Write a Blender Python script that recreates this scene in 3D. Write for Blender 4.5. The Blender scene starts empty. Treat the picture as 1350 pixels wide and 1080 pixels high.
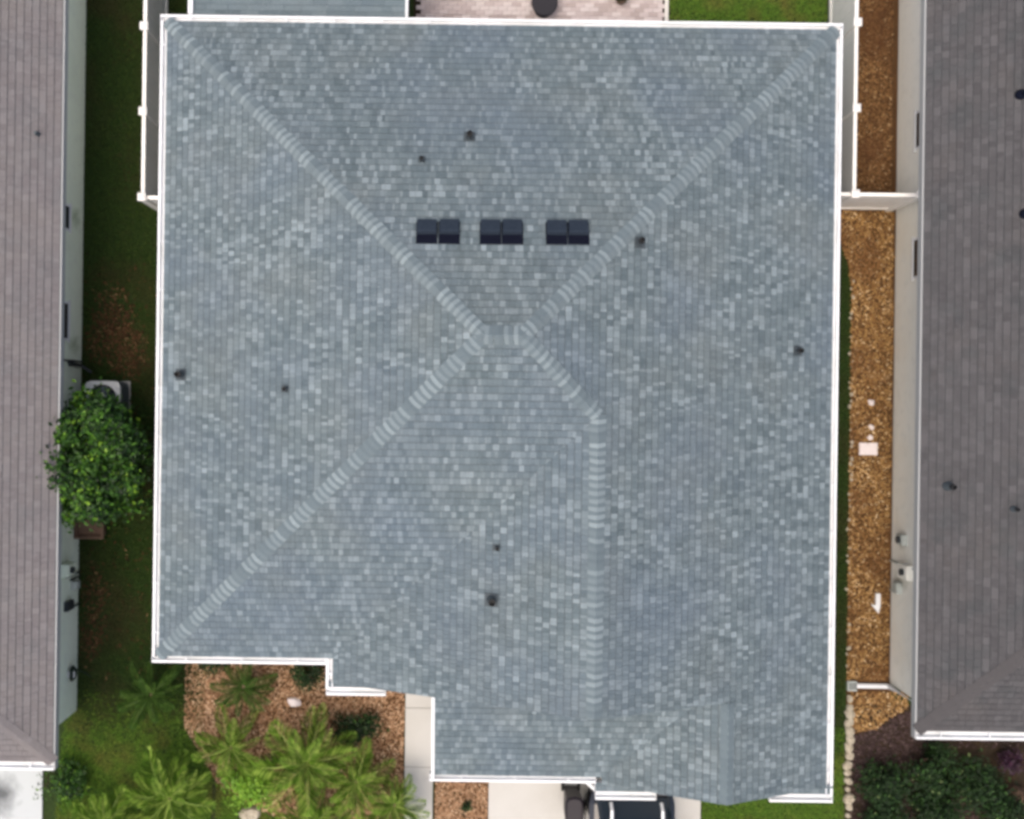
import bpy, math, random
from mathutils import Vector, Matrix
random.seed(11)
R = math.radians
S = bpy.context.scene
C = S.collection

# ------------------------------------------------------------------ camera, sky, sun, exposure
H = 26.0                       # height of the drone above the ground
FPX = 1560.0                   # focal length in photo pixels
PPX, PPY = 605.0, 520.0        # point of the photo straight below the drone (the photo is a crop)
TH = R(0.77)
cam_d = bpy.data.cameras.new('camera')
cam = bpy.data.objects.new('camera', cam_d)
C.objects.link(cam)
cam.location = (0, 0, H)
cam.rotation_euler = (0, 0, TH)
cam_d.sensor_width = 36
cam_d.lens = 36 * FPX / 1350
cam_d.shift_x = (675 - PPX) / 1350
cam_d.shift_y = -(540 - PPY) / 1350
cam_d.clip_end = 1000
S.camera = cam

w = bpy.data.worlds.new('World')
S.world = w
w.use_nodes = True
nt = w.node_tree
bg = nt.nodes['Background']
sky = nt.nodes.new('ShaderNodeTexSky')
sky.sky_type = 'NISHITA'
sky.sun_disc = False
SUN_EL, SUN_AZ = R(74), R(225)       # azimuth clockwise from north (+Y)
sky.sun_elevation = SUN_EL
sky.sun_rotation = SUN_AZ
sky.dust_density = 8.0
sky.air_density = 1.0
sky.ozone_density = 1.0
nt.links.new(sky.outputs[0], bg.inputs[0])
bg.inputs[1].default_value = 0.15
sd = bpy.data.lights.new('sun', 'SUN')
sd.energy = 0.6
sd.angle = R(50)
sd.color = (1.0, 0.93, 0.84)
sun = bpy.data.objects.new('sun', sd)
C.objects.link(sun)
dirv = Vector((math.sin(SUN_AZ) * math.cos(SUN_EL), math.cos(SUN_AZ) * math.cos(SUN_EL), math.sin(SUN_EL)))
sun.rotation_euler = dirv.to_track_quat('Z', 'Y').to_euler()
S.view_settings.view_transform = 'Standard'
S.view_settings.look = 'None'
S.view_settings.gamma = 1
S.view_settings.use_curve_mapping = False
S.view_settings.exposure = 0.55
S.cycles.filter_width = 3.4


def at(px, py, z=0.0):
    """photo pixel -> metres, for a point known to be at height z"""
    dx, dy = px - PPX, py - PPY
    u = dx * math.cos(TH) + dy * math.sin(TH)
    v = -dx * math.sin(TH) + dy * math.cos(TH)
    k = (H - z) / FPX
    return u * k, -v * k


# ------------------------------------------------------------------ materials
def mat(name, col, rough=0.8, metal=0.0, tone=None, noise=None, bump=None, soft_mark=None, spec=0.3, coat=0):
    m = bpy.data.materials.new(name)
    m.use_nodes = True
    n = m.node_tree
    b = n.nodes['Principled BSDF']
    b.inputs['Roughness'].default_value = rough
    b.inputs['Metallic'].default_value = metal
    b.inputs['Specular IOR Level'].default_value = spec
    if coat:
        b.inputs['Coat Weight'].default_value = coat
    tc = n.nodes.new('ShaderNodeTexCoord')
    cur = None
    if tone:                                   # tone = list of (pos, colour) driven by the pieces' own tone
        at_ = n.nodes.new('ShaderNodeAttribute')
        at_.attribute_name = 'tone'
        cr = n.nodes.new('ShaderNodeValToRGB')
        els = cr.color_ramp.elements
        while len(els) < len(tone):
            els.new(0.5)
        for e, (p, c) in zip(els, tone):
            e.position = p
            e.color = (*c, 1)
        n.links.new(at_.outputs['Fac'], cr.inputs[0])
        cur = cr.outputs[0]
    else:
        rgb = n.nodes.new('ShaderNodeRGB')
        rgb.outputs[0].default_value = (*col, 1)
        cur = rgb.outputs[0]
    for spec_n in (noise or []):               # (scale, colour, amount, lo, hi)
        sc, c2, amt, lo, hi = spec_n[:5]
        nz = n.nodes.new('ShaderNodeTexNoise')
        nz.inputs['Scale'].default_value = sc
        nz.inputs['Detail'].default_value = 5
        if len(spec_n) > 5:
            mp = n.nodes.new('ShaderNodeMapping')
            mp.inputs['Scale'].default_value = spec_n[5]
            n.links.new(tc.outputs['Object'], mp.inputs[0])
            n.links.new(mp.outputs[0], nz.inputs[0])
        else:
            n.links.new(tc.outputs['Object'], nz.inputs[0])
        mr = n.nodes.new('ShaderNodeMapRange')
        mr.inputs[1].default_value = lo
        mr.inputs[2].default_value = hi
        mr.inputs[4].default_value = amt
        n.links.new(nz.outputs[0], mr.inputs[0])
        mx = n.nodes.new('ShaderNodeMix')
        mx.data_type = 'RGBA'
        n.links.new(mr.outputs[0], mx.inputs[0])
        n.links.new(cur, mx.inputs[6])
        mx.inputs[7].default_value = (*c2, 1)
        cur = mx.outputs[2]
    for cen, rad, c2, amt in (soft_mark or []):    # marks with a place and shape of their own
        mp = n.nodes.new('ShaderNodeMapping')
        mp.inputs['Location'].default_value = tuple(-a / b_ for a, b_ in zip(cen, rad))
        mp.inputs['Scale'].default_value = tuple(1 / b_ for b_ in rad)
        n.links.new(tc.outputs['Object'], mp.inputs[0])
        nz = n.nodes.new('ShaderNodeTexNoise')
        nz.inputs['Scale'].default_value = 2.2
        n.links.new(mp.outputs[0], nz.inputs[0])
        ln = n.nodes.new('ShaderNodeVectorMath')
        ln.operation = 'LENGTH'
        n.links.new(mp.outputs[0], ln.inputs[0])
        ad = n.nodes.new('ShaderNodeMath')
        ad.operation = 'MULTIPLY_ADD'
        n.links.new(nz.outputs[0], ad.inputs[0])
        ad.inputs[1].default_value = .9
        n.links.new(ln.outputs['Value'], ad.inputs[2])
        mr = n.nodes.new('ShaderNodeMapRange')
        mr.inputs[1].default_value = 1.35
        mr.inputs[2].default_value = .55
        mr.inputs[4].default_value = amt
        n.links.new(ad.outputs[0], mr.inputs[0])
        mx = n.nodes.new('ShaderNodeMix')
        mx.data_type = 'RGBA'
        n.links.new(mr.outputs[0], mx.inputs[0])
        n.links.new(cur, mx.inputs[6])
        mx.inputs[7].default_value = (*c2, 1)
        cur = mx.outputs[2]
    n.links.new(cur, b.inputs['Base Color'])
    if bump:
        nz = n.nodes.new('ShaderNodeTexNoise')
        nz.inputs['Scale'].default_value = bump[0]
        nz.inputs['Detail'].default_value = 4
        n.links.new(tc.outputs['Object'], nz.inputs[0])
        bp = n.nodes.new('ShaderNodeBump')
        bp.inputs['Strength'].default_value = bump[1]
        bp.inputs['Distance'].default_value = 0.02
        n.links.new(nz.outputs[0], bp.inputs['Height'])
        n.links.new(bp.outputs[0], b.inputs['Normal'])
    return m


M = {}
WLX_ = -8.30
M['shingle'] = mat('blue_grey_shingle', None, 0.9,
                   tone=[(0, (.076, .104, .117)), (.35, (.108, .143, .158)), (.60, (.139, .177, .192)), (1, (.238, .292, .316))],
                   noise=[(.8, (.145, .168, .168), .4, .46, .7), (.45, (.105, .142, .185), .5, .44, .68), (1.9, (.10, .13, .145), .4, .5, .72), (38, (.10, .125, .145), .5, .48, .75),
                          (30, (.34, .39, .42), .35, .58, .75)], bump=(90, .25))
M['cap'] = mat('ridge_cap_shingle', None, 0.9,
               tone=[(0, (.078, .106, .122)), (.5, (.122, .159, .178)), (1, (.240, .295, .315))],
               noise=[(1.3, (.16, .188, .19), .3, .45, .7), (38, (.12, .14, .155), .4, .48, .75)], bump=(90, .25))
M['shingle_l'] = mat('weathered_mauve_shingle', None, 0.92,
                     tone=[(0, (.140, .128, .131)), (.5, (.160, .149, .152)), (1, (.190, .178, .181))],
                     noise=[(.7, (.20, .185, .172), .45, .42, .7), (1.6, (.135, .14, .145), .45, .5, .72), (60, (.09, .083, .084), .5, .45, .75), (9, (.20, .19, .195), .5, .5, .7)], bump=(90, .25))
M['shingle_r'] = mat('weathered_grey_shingle', None, 0.92,
                     tone=[(0, (.058, .057, .060)), (.5, (.074, .073, .076)), (1, (.096, .094, .098))],
                     noise=[(.8, (.088, .079, .075), .5, .48, .72), (9, (.11, .108, .112), .45, .5, .7), (1.9, (.046, .055, .058), .5, .5, .72), (60, (.038, .036, .038), .5, .45, .75)], bump=(90, .25))
M['cap_r'] = mat('neighbour_cap_shingle', None, .92, tone=[(0, (.056, .053, .055)), (1, (.082, .078, .080))], noise=[(40, (.07, .07, .07), .5, .4, .7)])
M['deck'] = mat('roof_felt', (.08, .09, .10), .95)
M['white'] = mat('white_painted_aluminium', (.70, .72, .74), .45, noise=[(1.7, (.54, .56, .55), .6, .46, .72), (9, (.45, .44, .40), .35, .62, .78)], spec=.5)
M['vinyl'] = mat('white_vinyl', (.80, .79, .76), .4, noise=[(3, (.62, .62, .56), .4, .5, .75)], spec=.45)
M['wall_l'] = mat('pale_green_stucco', (.80, .88, .74), .85, noise=[(.9, (.66, .74, .60), .5, .5, .72), (5, (.62, .66, .6), .3, .5, .7)], bump=(45, .3),
                  soft_mark=[((WLX_, at(100, 287, .5)[1], .55), (.3, .30, .5), (.36, .44, .30), .8), ((WLX_, at(97, 455, .5)[1], .5), (.3, .28, .5), (.36, .44, .30), .8)])  # green smears on the wall below the windows
M['wall_r'] = mat('cream_white_stucco', (.82, .83, .77), .85, noise=[(.7, (.76, .74, .65), .6, .48, .7), (5, (.62, .64, .6), .3, .52, .7)], bump=(45, .3),
                  soft_mark=[((9.55, at(1188, 714, .6)[1], .6), (.3, .22, .4), (.30, .32, .28), .8), ((9.55, at(1192, 768, .6)[1], .5), (.3, .3, .6), (.34, .36, .30), .7)])
M['wall_m'] = mat('pale_grey_stucco', (.55, .56, .54), .85, noise=[(2, (.45, .45, .42), .4, .5, .7)], bump=(45, .3))
M['soffit'] = mat('soffit_white', (.66, .67, .66), .6)
M['fascia_grey'] = mat('weathered_fascia', (.34, .35, .35), .7)
M['pane'] = mat('dark_window_glass', (.015, .02, .024), .06, spec=.6)
M['vent'] = mat('charcoal_vent_metal', (.024, .034, .050), .8, noise=[(14, (.016, .024, .038), .6, .4, .7)], spec=.12)
M['vent_dark'] = mat('black_vent_mesh', (.006, .008, .018), .8, spec=.1)
M['pipe'] = mat('black_lead_pipe', (.010, .012, .015), .6)
M['boot'] = mat('grey_lead_boot', (.06, .075, .085), .55)
M['soil'] = mat('dark_soil', (.028, .020, .012), 1, noise=[(3, (.05, .03, .014), .7, .4, .7), (24, (.012, .009, .006), .6, .45, .7)], bump=(30, .8))
M['soil_bark'] = mat('brown_bark_soil', (.085, .042, .016), 1, noise=[(3, (.05, .025, .010), .7, .4, .7), (30, (.12, .065, .03), .6, .45, .7)], bump=(30, .8))
M['turf'] = mat('turf_ground', (.024, .044, .009), 1, noise=[(.9, (.04, .028, .012), .8, .48, .66), (14, (.010, .016, .005), .7, .4, .7)], bump=(40, .8))
M['blade_dark'] = mat('shade_darkened_grass_blades', None, .7, tone=[(0, (.012, .028, .003)), (.6, (.025, .058, .007)), (1, (.06, .09, .014))],
                      noise=[(.7, (.045, .038, .012), .75, .47, .66)])  # dark grass; side yard shade also put into the blade colour
M['blade'] = mat('lawn_grass_blades', None, .7, tone=[(0, (.05, .115, .009)), (.6, (.10, .20, .018)), (1, (.20, .28, .04))],
                 noise=[(1.3, (.17, .12, .035), .6, .5, .68)])
M['bark'] = mat('orange_bark_chips', None, .9, tone=[(0, (.07, .034, .012)), (.42, (.25, .132, .044)), (.72, (.46, .28, .105)), (1, (.78, .60, .36))],
                noise=[(.8, (.13, .055, .018), .6, .46, .62)])
M['bark_brown'] = mat('brown_bark_chips', None, .9, tone=[(0, (.05, .024, .010)), (.45, (.17, .085, .030)), (.8, (.29, .165, .065)), (1, (.50, .36, .20))],
                      noise=[(.8, (.10, .042, .016), .6, .46, .62)])
M['bark_bed'] = mat('tan_bark_chips', None, .9, tone=[(0, (.14, .075, .04)), (.5, (.42, .25, .14)), (1, (.70, .52, .35))],
                    noise=[(1.6, (.22, .10, .05), .4, .5, .7)])
M['bark_dark'] = mat('dark_plum_mulch', None, .95, tone=[(0, (.02, .012, .012)), (.6, (.065, .04, .038)), (1, (.12, .085, .08))])
M['litter'] = mat('leaf_litter', None, .95, tone=[(0, (.03, .014, .006)), (.7, (.10, .048, .02)), (1, (.24, .15, .075))])
M['stone'] = mat('pale_edging_stone', (.40, .36, .28), .9, noise=[(9, (.24, .21, .15), .8, .45, .62), (30, (.55, .52, .44), .5, .55, .7)], bump=(30, .5))
M['stone_white'] = mat('white_stone', (.72, .66, .66), .8, noise=[(20, (.55, .5, .5), .5, .45, .7)])
M['concrete'] = mat('broom_concrete', (.47, .465, .44), .9, noise=[(1.2, (.42, .41, .38), .6, .45, .7), (30, (.5, .5, .47), .4, .5, .7)], bump=(60, .2))
M['concrete_l'] = mat('grey_blotched_concrete', (.45, .48, .49), .9, noise=[(1.2, (.44, .46, .47), .5, .5, .68), (30, (.42, .44, .46), .4, .5, .7)], bump=(60, .2),
                      soft_mark=[((*at(2, 1048), .05), (.55, .62, .5), (.07, .075, .08), .9)])  # soft dark round blotch in the concrete colour
M['paver'] = mat('pink_paver', None, .85, tone=[(0, (.38, .32, .30)), (.5, (.47, .40, .385)), (1, (.55, .49, .47))], noise=[(12, (.34, .29, .28), .5, .5, .7)], bump=(60, .3))
M['kerb'] = mat('patio_kerb', (.62, .60, .55), .85)
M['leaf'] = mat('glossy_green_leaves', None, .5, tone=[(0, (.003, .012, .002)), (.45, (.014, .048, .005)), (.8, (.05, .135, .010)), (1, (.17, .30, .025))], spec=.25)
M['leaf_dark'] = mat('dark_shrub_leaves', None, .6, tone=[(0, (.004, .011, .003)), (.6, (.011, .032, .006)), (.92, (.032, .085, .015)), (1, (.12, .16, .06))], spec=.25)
M['leaf_bright'] = mat('lime_leaves', None, .5, tone=[(0, (.08, .18, .012)), (.6, (.15, .30, .022)), (1, (.28, .43, .05))])
M['leaf_purple'] = mat('purple_leaves', None, .5, tone=[(0, (.014, .006, .012)), (1, (.055, .018, .042))])
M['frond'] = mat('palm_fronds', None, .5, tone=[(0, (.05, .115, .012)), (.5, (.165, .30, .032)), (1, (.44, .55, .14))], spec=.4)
M['frond_dark'] = mat('shade_toned_palm_fronds', None, .5, tone=[(0, (.02, .055, .008)), (.5, (.05, .115, .018)), (1, (.12, .21, .045))], spec=.4)  # darker copy of the palm fronds, shade put into the leaf colour
M['trunk'] = mat('bark_trunk', (.12, .085, .055), .95, noise=[(18, (.06, .04, .025), .7, .4, .7)], bump=(30, .8))
M['terracotta'] = mat('brown_planter', (.13, .085, .06), .85, noise=[(7, (.12, .07, .05), .6, .45, .7)], bump=(40, .3))
M['ac'] = mat('white_ac_casing', (.62, .64, .64), .45, noise=[(6, (.5, .5, .48), .4, .5, .7)])
M['ac_dark'] = mat('dark_fan_recess', (.015, .018, .028), .6)
M['grille'] = mat('grey_wire_grille', (.10, .12, .15), .4, metal=.3)
M['box_grey'] = mat('grey_utility_paint', (.40, .44, .42), .5, noise=[(9, (.28, .3, .28), .6, .45, .7)])
M['dark_metal'] = mat('dark_metal', (.03, .035, .04), .45)
M['hose'] = mat('dark_green_hose', (.015, .028, .020), .5)
M['black_table'] = mat('black_round_top', (.010, .009, .014), .5)
M['car'] = mat('black_car_paint', (.008, .009, .013), .18, spec=.5, coat=.8)
M['glass_car'] = mat('tinted_car_glass', (.012, .022, .035), .05, spec=.7)
M['chrome'] = mat('silver_roof_rail', (.80, .82, .84), .35, metal=.2)
M['rubber'] = mat('black_rubber', (.012, .012, .012), .85)
M['plastic_black'] = mat('black_bin_plastic', (.012, .009, .014), .5)
M['tail'] = mat('dark_tail_lamp', (.05, .005, .006), .2)
M['rim'] = mat('alloy_rim', (.4, .4, .42), .3, metal=.8)
M['garage'] = mat('garage_door_white', (.68, .67, .63), .55)


# ------------------------------------------------------------------ mesh helpers
class MB:
    def __init__(s):
        s.v, s.f, s.t = [], [], []

    def face(s, pts, tone=.5):
        i = len(s.v)
        s.v += [tuple(p) for p in pts]
        s.f.append(tuple(range(i, i + len(pts))))
        s.t.append(tone)

    def box(s, x0, x1, y0, y1, z0, z1, tone=.5, mx=None):
        p = [(x, y, z) for x in (x0, x1) for y in (y0, y1) for z in (z0, z1)]
        if mx:
            p = [tuple(mx @ Vector(q)) for q in p]
        i = len(s.v)
        s.v += p
        for q in ((0, 1, 3, 2), (4, 6, 7, 5), (0, 4, 5, 1), (2, 3, 7, 6), (0, 2, 6, 4), (1, 5, 7, 3)):
            s.f.append(tuple(i + k for k in q))
            s.t.append(tone)

    def prism(s, poly, z0, z1, tone=.5):
        """poly counter-clockwise in plan"""
        n = len(poly)
        i = len(s.v)
        s.v += [(x, y, z0) for x, y in poly] + [(x, y, z1) for x, y in poly]
        s.f.append(tuple(i + n + k for k in range(n)))
        s.f.append(tuple(i + n - 1 - k for k in range(n)))
        s.t += [tone] * 2
        for k in range(n):
            s.f.append((i + k, i + (k + 1) % n, i + n + (k + 1) % n, i + n + k))
            s.t.append(tone)

    def ring(s, rings, closed=True, cap=True, tone=.5):
        """loft through rings of points"""
        n = len(rings[0])
        i = len(s.v)
        for r in rings:
            s.v += [tuple(p) for p in r]
        for a in range(len(rings) - 1):
            for k in range(n if closed else n - 1):
                k2 = (k + 1) % n
                s.f.append((i + a * n + k, i + a * n + k2, i + (a + 1) * n + k2, i + (a + 1) * n + k))
                s.t.append(tone)
        if cap and closed:
            s.f.append(tuple(i + n - 1 - k for k in range(n)))
            s.f.append(tuple(i + (len(rings) - 1) * n + k for k in range(n)))
            s.t += [tone] * 2

    def lathe(s, prof, n=20, c=(0, 0, 0), tone=.5):
        s.ring([[(c[0] + r * math.cos(2 * math.pi * k / n), c[1] + r * math.sin(2 * math.pi * k / n), c[2] + z) for k in range(n)] for r, z in prof], tone=tone)

    def tube(s, pts, r, n=8, tone=.5):
        rings = []
        pts = [Vector(p) for p in pts]
        for a, p in enumerate(pts):
            d = (pts[min(a + 1, len(pts) - 1)] - pts[max(a - 1, 0)]).normalized()
            u = d.cross(Vector((0, 0, 1)))
            if u.length < 1e-3:
                u = Vector((1, 0, 0))
            u.normalize()
            q = d.cross(u)
            rr = r[a] if isinstance(r, (list, tuple)) else r
            rings.append([p + rr * (u * math.cos(2 * math.pi * k / n) + q * math.sin(2 * math.pi * k / n)) for k in range(n)])
        s.ring(rings, tone=tone)

    def mesh(s, name, m, smooth=False):
        me = bpy.data.meshes.new(name)
        me.from_pydata(s.v, [], s.f)
        a = me.attributes.new('tone', 'FLOAT', 'FACE')
        a.data.foreach_set('value', s.t)
        me.materials.append(m)
        if smooth:
            me.polygons.foreach_set('use_smooth', [True] * len(me.polygons))
        me.update()
        return me

    def build(s, name, m, parent=None, smooth=False, loc=None, kind=None):
        o = bpy.data.objects.new(name, s.mesh(name, m, smooth))
        return link(o, parent, loc, kind)


def link(o, parent=None, loc=None, kind=None):
    C.objects.link(o)
    if parent:
        o.parent = parent
    if loc:
        o.location = loc
    if kind:
        o['kind'] = kind
    return o


def tag(o, label, cat, group=None, kind=None):
    o['label'] = label
    o['category'] = cat
    if group:
        o['group'] = group
    if kind:
        o['kind'] = kind
    return o


def thing(name, label, cat, loc=(0, 0, 0), rz=0, group=None):
    o = bpy.data.objects.new(name, None)
    o.empty_display_size = .2
    C.objects.link(o)
    o.location = loc
    o.rotation_euler.z = rz
    return tag(o, label, cat, group)


def copy_tree(o, parent=None):
    c = o.copy()
    C.objects.link(c)
    if parent:
        c.parent = parent
    for ch in [q for q in bpy.data.objects if q.parent == o]:
        copy_tree(ch, c)
    return c


def structure(name, mb, m, smooth=False):
    return mb.build(name, m, None, smooth, kind='structure')


# ------------------------------------------------------------------ ground and paving
g = MB()
g.face([(-300, -300, 0), (300, -300, 0), (300, 300, 0), (-300, 300, 0)])
structure('ground', g, M['turf'])


def sheet(name, poly, z, m):
    s_ = MB()
    s_.face([(x, y, z) for x, y in poly])
    return structure(name, s_, M[m])


def rect(x0, x1, y0, y1):
    return [(x0, y0), (x1, y0), (x1, y1), (x0, y1)]


X_STRIP0, X_STRIP1 = 8.60, 9.53
sheet('mulch_bed', rect(X_STRIP0, 9.56, -6.7, 4.2), .004, 'soil_bark')
sheet('mulch_bed', rect(8.06, 9.56, 4.2, 12), .006, 'soil_bark')
sheet('mulch_bed', rect(8.62, 14, -14, -6.7), .008, 'soil')
bed_poly = [(-5.92, -5.0), (-5.92, -7.4), (-5.2, -8.6), (-4.0, -9.3), (-2.0, -9.8), (-1.1, -9.8), (-1.1, -5.0)]
sheet('garden_bed', bed_poly, .005, 'soil_bark')
sheet('garden_bed', rect(-.42, .77, -11.5, -7.3), .006, 'soil_bark')

db = MB()
db.prism(rect(.77, 5.42, -30, -7.2), -.05, .05)
structure('driveway', db, M['concrete'])
wk = MB()
for k in range(4):
    wk.prism(rect(-1.08, -.46, -5.6 - 1.3 * (k + 1) + .012, -5.6 - 1.3 * k), -.05, .035)
structure('walkway', wk, M['concrete'])
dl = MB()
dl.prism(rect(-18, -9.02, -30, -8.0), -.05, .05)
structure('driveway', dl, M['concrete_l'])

# brick paved patio behind the house, each paver a piece of it
pb = MB()
pb.prism(rect(-1.1, 4.40, 6.6, 10.2), -.06, .012)
patio = structure('patio', pb, M['soil'])
pm = []
for k in range(6):
    q = MB()
    q.prism([(-.098, -.046), (.098, -.046), (.098, .046), (-.098, .046)], 0, .03, tone=k / 5)
    q.f[0], q.t[0] = q.f[0], k / 5
    pm.append(q.mesh('paver', M['paver']))
rr = random.Random(3)
field = MB()
pl = []
row = 0
y = 6.75
while y < 10.1:
    x = -1.05 + (.1 if row % 2 else 0)
    while x < 4.30:
        pl.append((x + .1, y))
        x += .2
    y += .096
    row += 1
pl.sort(key=lambda p: -(7.55 < p[1] < 8.65) * 10 + abs(p[1] - 8.1))
for k, (x, y) in enumerate(pl):
    if k < 296:
        o = bpy.data.objects.new('paver', rr.choice(pm))
        link(o, patio, (x, y, .013 + rr.uniform(0, .004)))
        o.rotation_euler.z = rr.uniform(-.012, .012)
    else:
        field.box(x - .098, x + .098, y - .046, y + .046, .013, .043 + rr.uniform(0, .003), tone=rr.random())
field.build('paver_field', M['paver'], patio, kind='stuff')
kb = MB()
kb.box(4.40, 4.48, 6.6, 10.2, -.05, .06)
kb.build('edging_kerb', M['kerb'], patio)


# ------------------------------------------------------------------ shingled roofs
SL = 0.5                       # rise per metre of run
ZE = 2.75                      # height of the roof edge at the eaves
EXP = .128                     # exposed course, in plan


def clip_rect(poly, s0, s1, t0, t1):
    for ax, lim, keep in ((0, s0, 1), (0, s1, -1), (1, t0, 1), (1, t1, -1)):
        out = []
        n = len(poly)
        for i in range(n):
            a, b = poly[i], poly[(i + 1) % n]
            da, dbb = (a[ax] - lim) * keep, (b[ax] - lim) * keep
            if da >= 0:
                out.append(a)
            if (da > 0 and dbb < 0) or (da < 0 and dbb > 0):
                f = da / (da - dbb)
                out.append((a[0] + f * (b[0] - a[0]), a[1] + f * (b[1] - a[1])))
        poly = out
        if len(poly) < 3:
            return None
    clean = []
    for p in poly:
        if not clean or abs(p[0] - clean[-1][0]) + abs(p[1] - clean[-1][1]) > 1e-5:
            clean.append(p)
    if len(clean) > 1 and abs(clean[0][0] - clean[-1][0]) + abs(clean[0][1] - clean[-1][1]) < 1e-5:
        clean.pop()
    if len(clean) < 3:
        return None
    ar = sum(clean[i][0] * clean[(i + 1) % len(clean)][1] - clean[(i + 1) % len(clean)][0] * clean[i][1] for i in range(len(clean)))
    return clean if abs(ar) > 4e-4 else None


class Plane:
    """roof plane: eave line on one side (N,S,E,W) at coordinate e, roof edge height z"""
    def __init__(s, side, e, z=ZE, sl=SL):
        s.side, s.e, s.z, s.sl = side, e, z, sl

    def to(s, x, y):                            # plan -> (along, up)
        return {'N': (-x, s.e - y), 'S': (x, y - s.e), 'E': (y, s.e - x), 'W': (-y, x - s.e)}[s.side]

    def fro(s, a, t):
        return {'N': (-a, s.e - t), 'S': (a, s.e + t), 'E': (s.e - t, a), 'W': (s.e + t, -a)}[s.side]

    def h(s, x, y):
        return s.z + s.sl * s.to(x, y)[1]


def tabs_on(plane, poly, rng, wmin, wmax, light, th=(.006, .015), gap=.010):
    """list of (z, verts, tone) for every shingle tab on the plan polygon"""
    P = [plane.to(x, y) for x, y in poly]
    s0, s1 = min(p[0] for p in P), max(p[0] for p in P)
    t1 = max(p[1] for p in P)
    t0 = min(p[1] for p in P)
    out = []
    k = int(t0 / EXP) - 1
    while k * EXP < t1:
        ta, tb = k * EXP, (k + 1) * EXP
        a = s0 - rng.uniform(0, wmax)
        while a < s1:
            wd = rng.uniform(wmin, wmax)
            q = clip_rect(P, a, a + wd - .004, ta + gap, tb)
            if q:
                hgt = rng.choice((th[0], th[1]))
                r = rng.random()
                if r < light:
                    tone = rng.triangular(.5, 1.0, .72)
                elif r < light + .10:
                    tone = rng.uniform(0, .2)
                else:
                    tone = rng.uniform(.22, .56)
                out.append((plane, q, ta, hgt, tone))
            a += wd
        k += 1
    return out


def emit_tab(mb, tab, base=.004):
    plane, q, ta, hgt, tone = tab
    top, bot = [], []
    for a, t in q:
        x, y = plane.fro(a, t)
        z = plane.z + plane.sl * t
        lift = base + hgt * (1 - .8 * (t - ta) / EXP)
        bot.append((x, y, z - .008))
        top.append((x, y, z + lift))
    i = len(mb.v)
    n = len(q)
    mb.v += top + bot
    mb.f.append(tuple(i + k for k in range(n)))
    mb.t.append(tone)
    for k in range(n):
        k2 = (k + 1) % n
        mb.f.append((i + k2, i + k, i + n + k, i + n + k2))
        mb.t.append(tone * .9)


def deck_face(mb, plane, poly, d=-.012):
    pts = [(x, y, plane.h(x, y) + d) for x, y in poly]
    ar = sum(poly[i][0] * poly[(i + 1) % len(poly)][1] - poly[(i + 1) % len(poly)][0] * poly[i][1] for i in range(len(poly)))
    mb.face(pts if ar > 0 else pts[::-1])


def cap_row(p_low, p_high, na, nb, width, rng, parent, m, objs=True, step=.138, mbj=None, name='ridge_cap', quiet=False):
    """bent cap shingles laid from the low end of a hip or ridge to its high end.
    na, nb = (plan direction, drop per metre) on the two sides"""
    a, b = Vector(p_low), Vector(p_high)
    L = (b - a).length
    d = (b - a) / L
    n = int(L / step)
    for k in range(n):
        o = a + d * (k * L / n)
        mb = mbj if mbj else MB()
        rows = []
        wv = width * rng.uniform(.94, 1.05)
        skew = rng.uniform(-.012, .012)
        for j, (lift, along) in enumerate(((.027, 0), (.019, step * 1.2))):
            pts = []
            for f in (-1, -.5, 0, .5, 1):
                side, drop = (na if f < 0 else nb)
                q = o + d * (along + (.022 * (abs(f) ** 2) if j == 0 else 0) + skew * f)
                e = abs(f) * wv
                q = q + Vector((side[0] * e, side[1] * e, -drop * e + lift - .004 * abs(f)))
                pts.append(q)
            rows.append(pts)
        tone = rng.choice((rng.uniform(.4, .55), rng.uniform(.6, .75), rng.uniform(.7, .85), rng.uniform(.8, .95))) if not quiet else rng.uniform(.35, .5)
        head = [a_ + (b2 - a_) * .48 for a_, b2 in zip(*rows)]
        i = len(mb.v)
        low = [p - Vector((0, 0, .022)) for p in rows[0]]
        mb.v += [tuple(p - (o if objs else Vector())) for p in rows[0] + rows[1] + low + head]
        for q in range(4):
            mb.f.append((i + q, i + q + 1, i + 15 + q + 1, i + 15 + q))
            mb.t.append(tone)
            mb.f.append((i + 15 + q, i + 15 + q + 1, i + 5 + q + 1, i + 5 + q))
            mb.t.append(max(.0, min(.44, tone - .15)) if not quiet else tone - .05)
            mb.f.append((i + 10 + q, i + 10 + q + 1, i + q + 1, i + q))
            mb.t.append(tone * .5)
        if objs:
            mb.build(name, m, parent, loc=tuple(o))


def gutter(mb, x0, y0, x1, y1, out, z=ZE, wid=.112, e0=0, e1=0, brackets=True):
    """open U gutter along a wall edge (roof edge line); out = outward direction"""
    ox, oy = out
    L = math.hypot(x1 - x0, y1 - y0)
    ux, uy = (x1 - x0) / L, (y1 - y0) / L
    mx = Matrix(((ux, ox, 0, x0), (uy, oy, 0, y0), (0, 0, 1, z), (0, 0, 0, 1)))
    a, b = -e0, L + e1
    mb.box(a, b, wid - .022, wid, -.11, -.004, mx=mx)                # front wall with rolled lip
    mb.box(a, b, wid - .040, wid + .006, -.016, -.001, mx=mx)
    mb.box(a, b, .004, wid - .024, -.11, -.100, mx=mx)                # floor
    mb.box(a, b, -.016, .006, -.20, -.010, mx=mx)                      # fascia
    mb.box(a - .001, a + .012, .008, wid - .03, -.098, -.01, mx=mx)
    mb.box(b - .012, b + .001, .008, wid - .03, -.098, -.01, mx=mx)
    if brackets:
        n = max(1, int(L / .9))
        for k in range(n):
            c = (k + .5) * L / n
            mb.box(c - .012, c + .012, -.05, wid - .042, -.012, .012, mx=mx)


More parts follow.
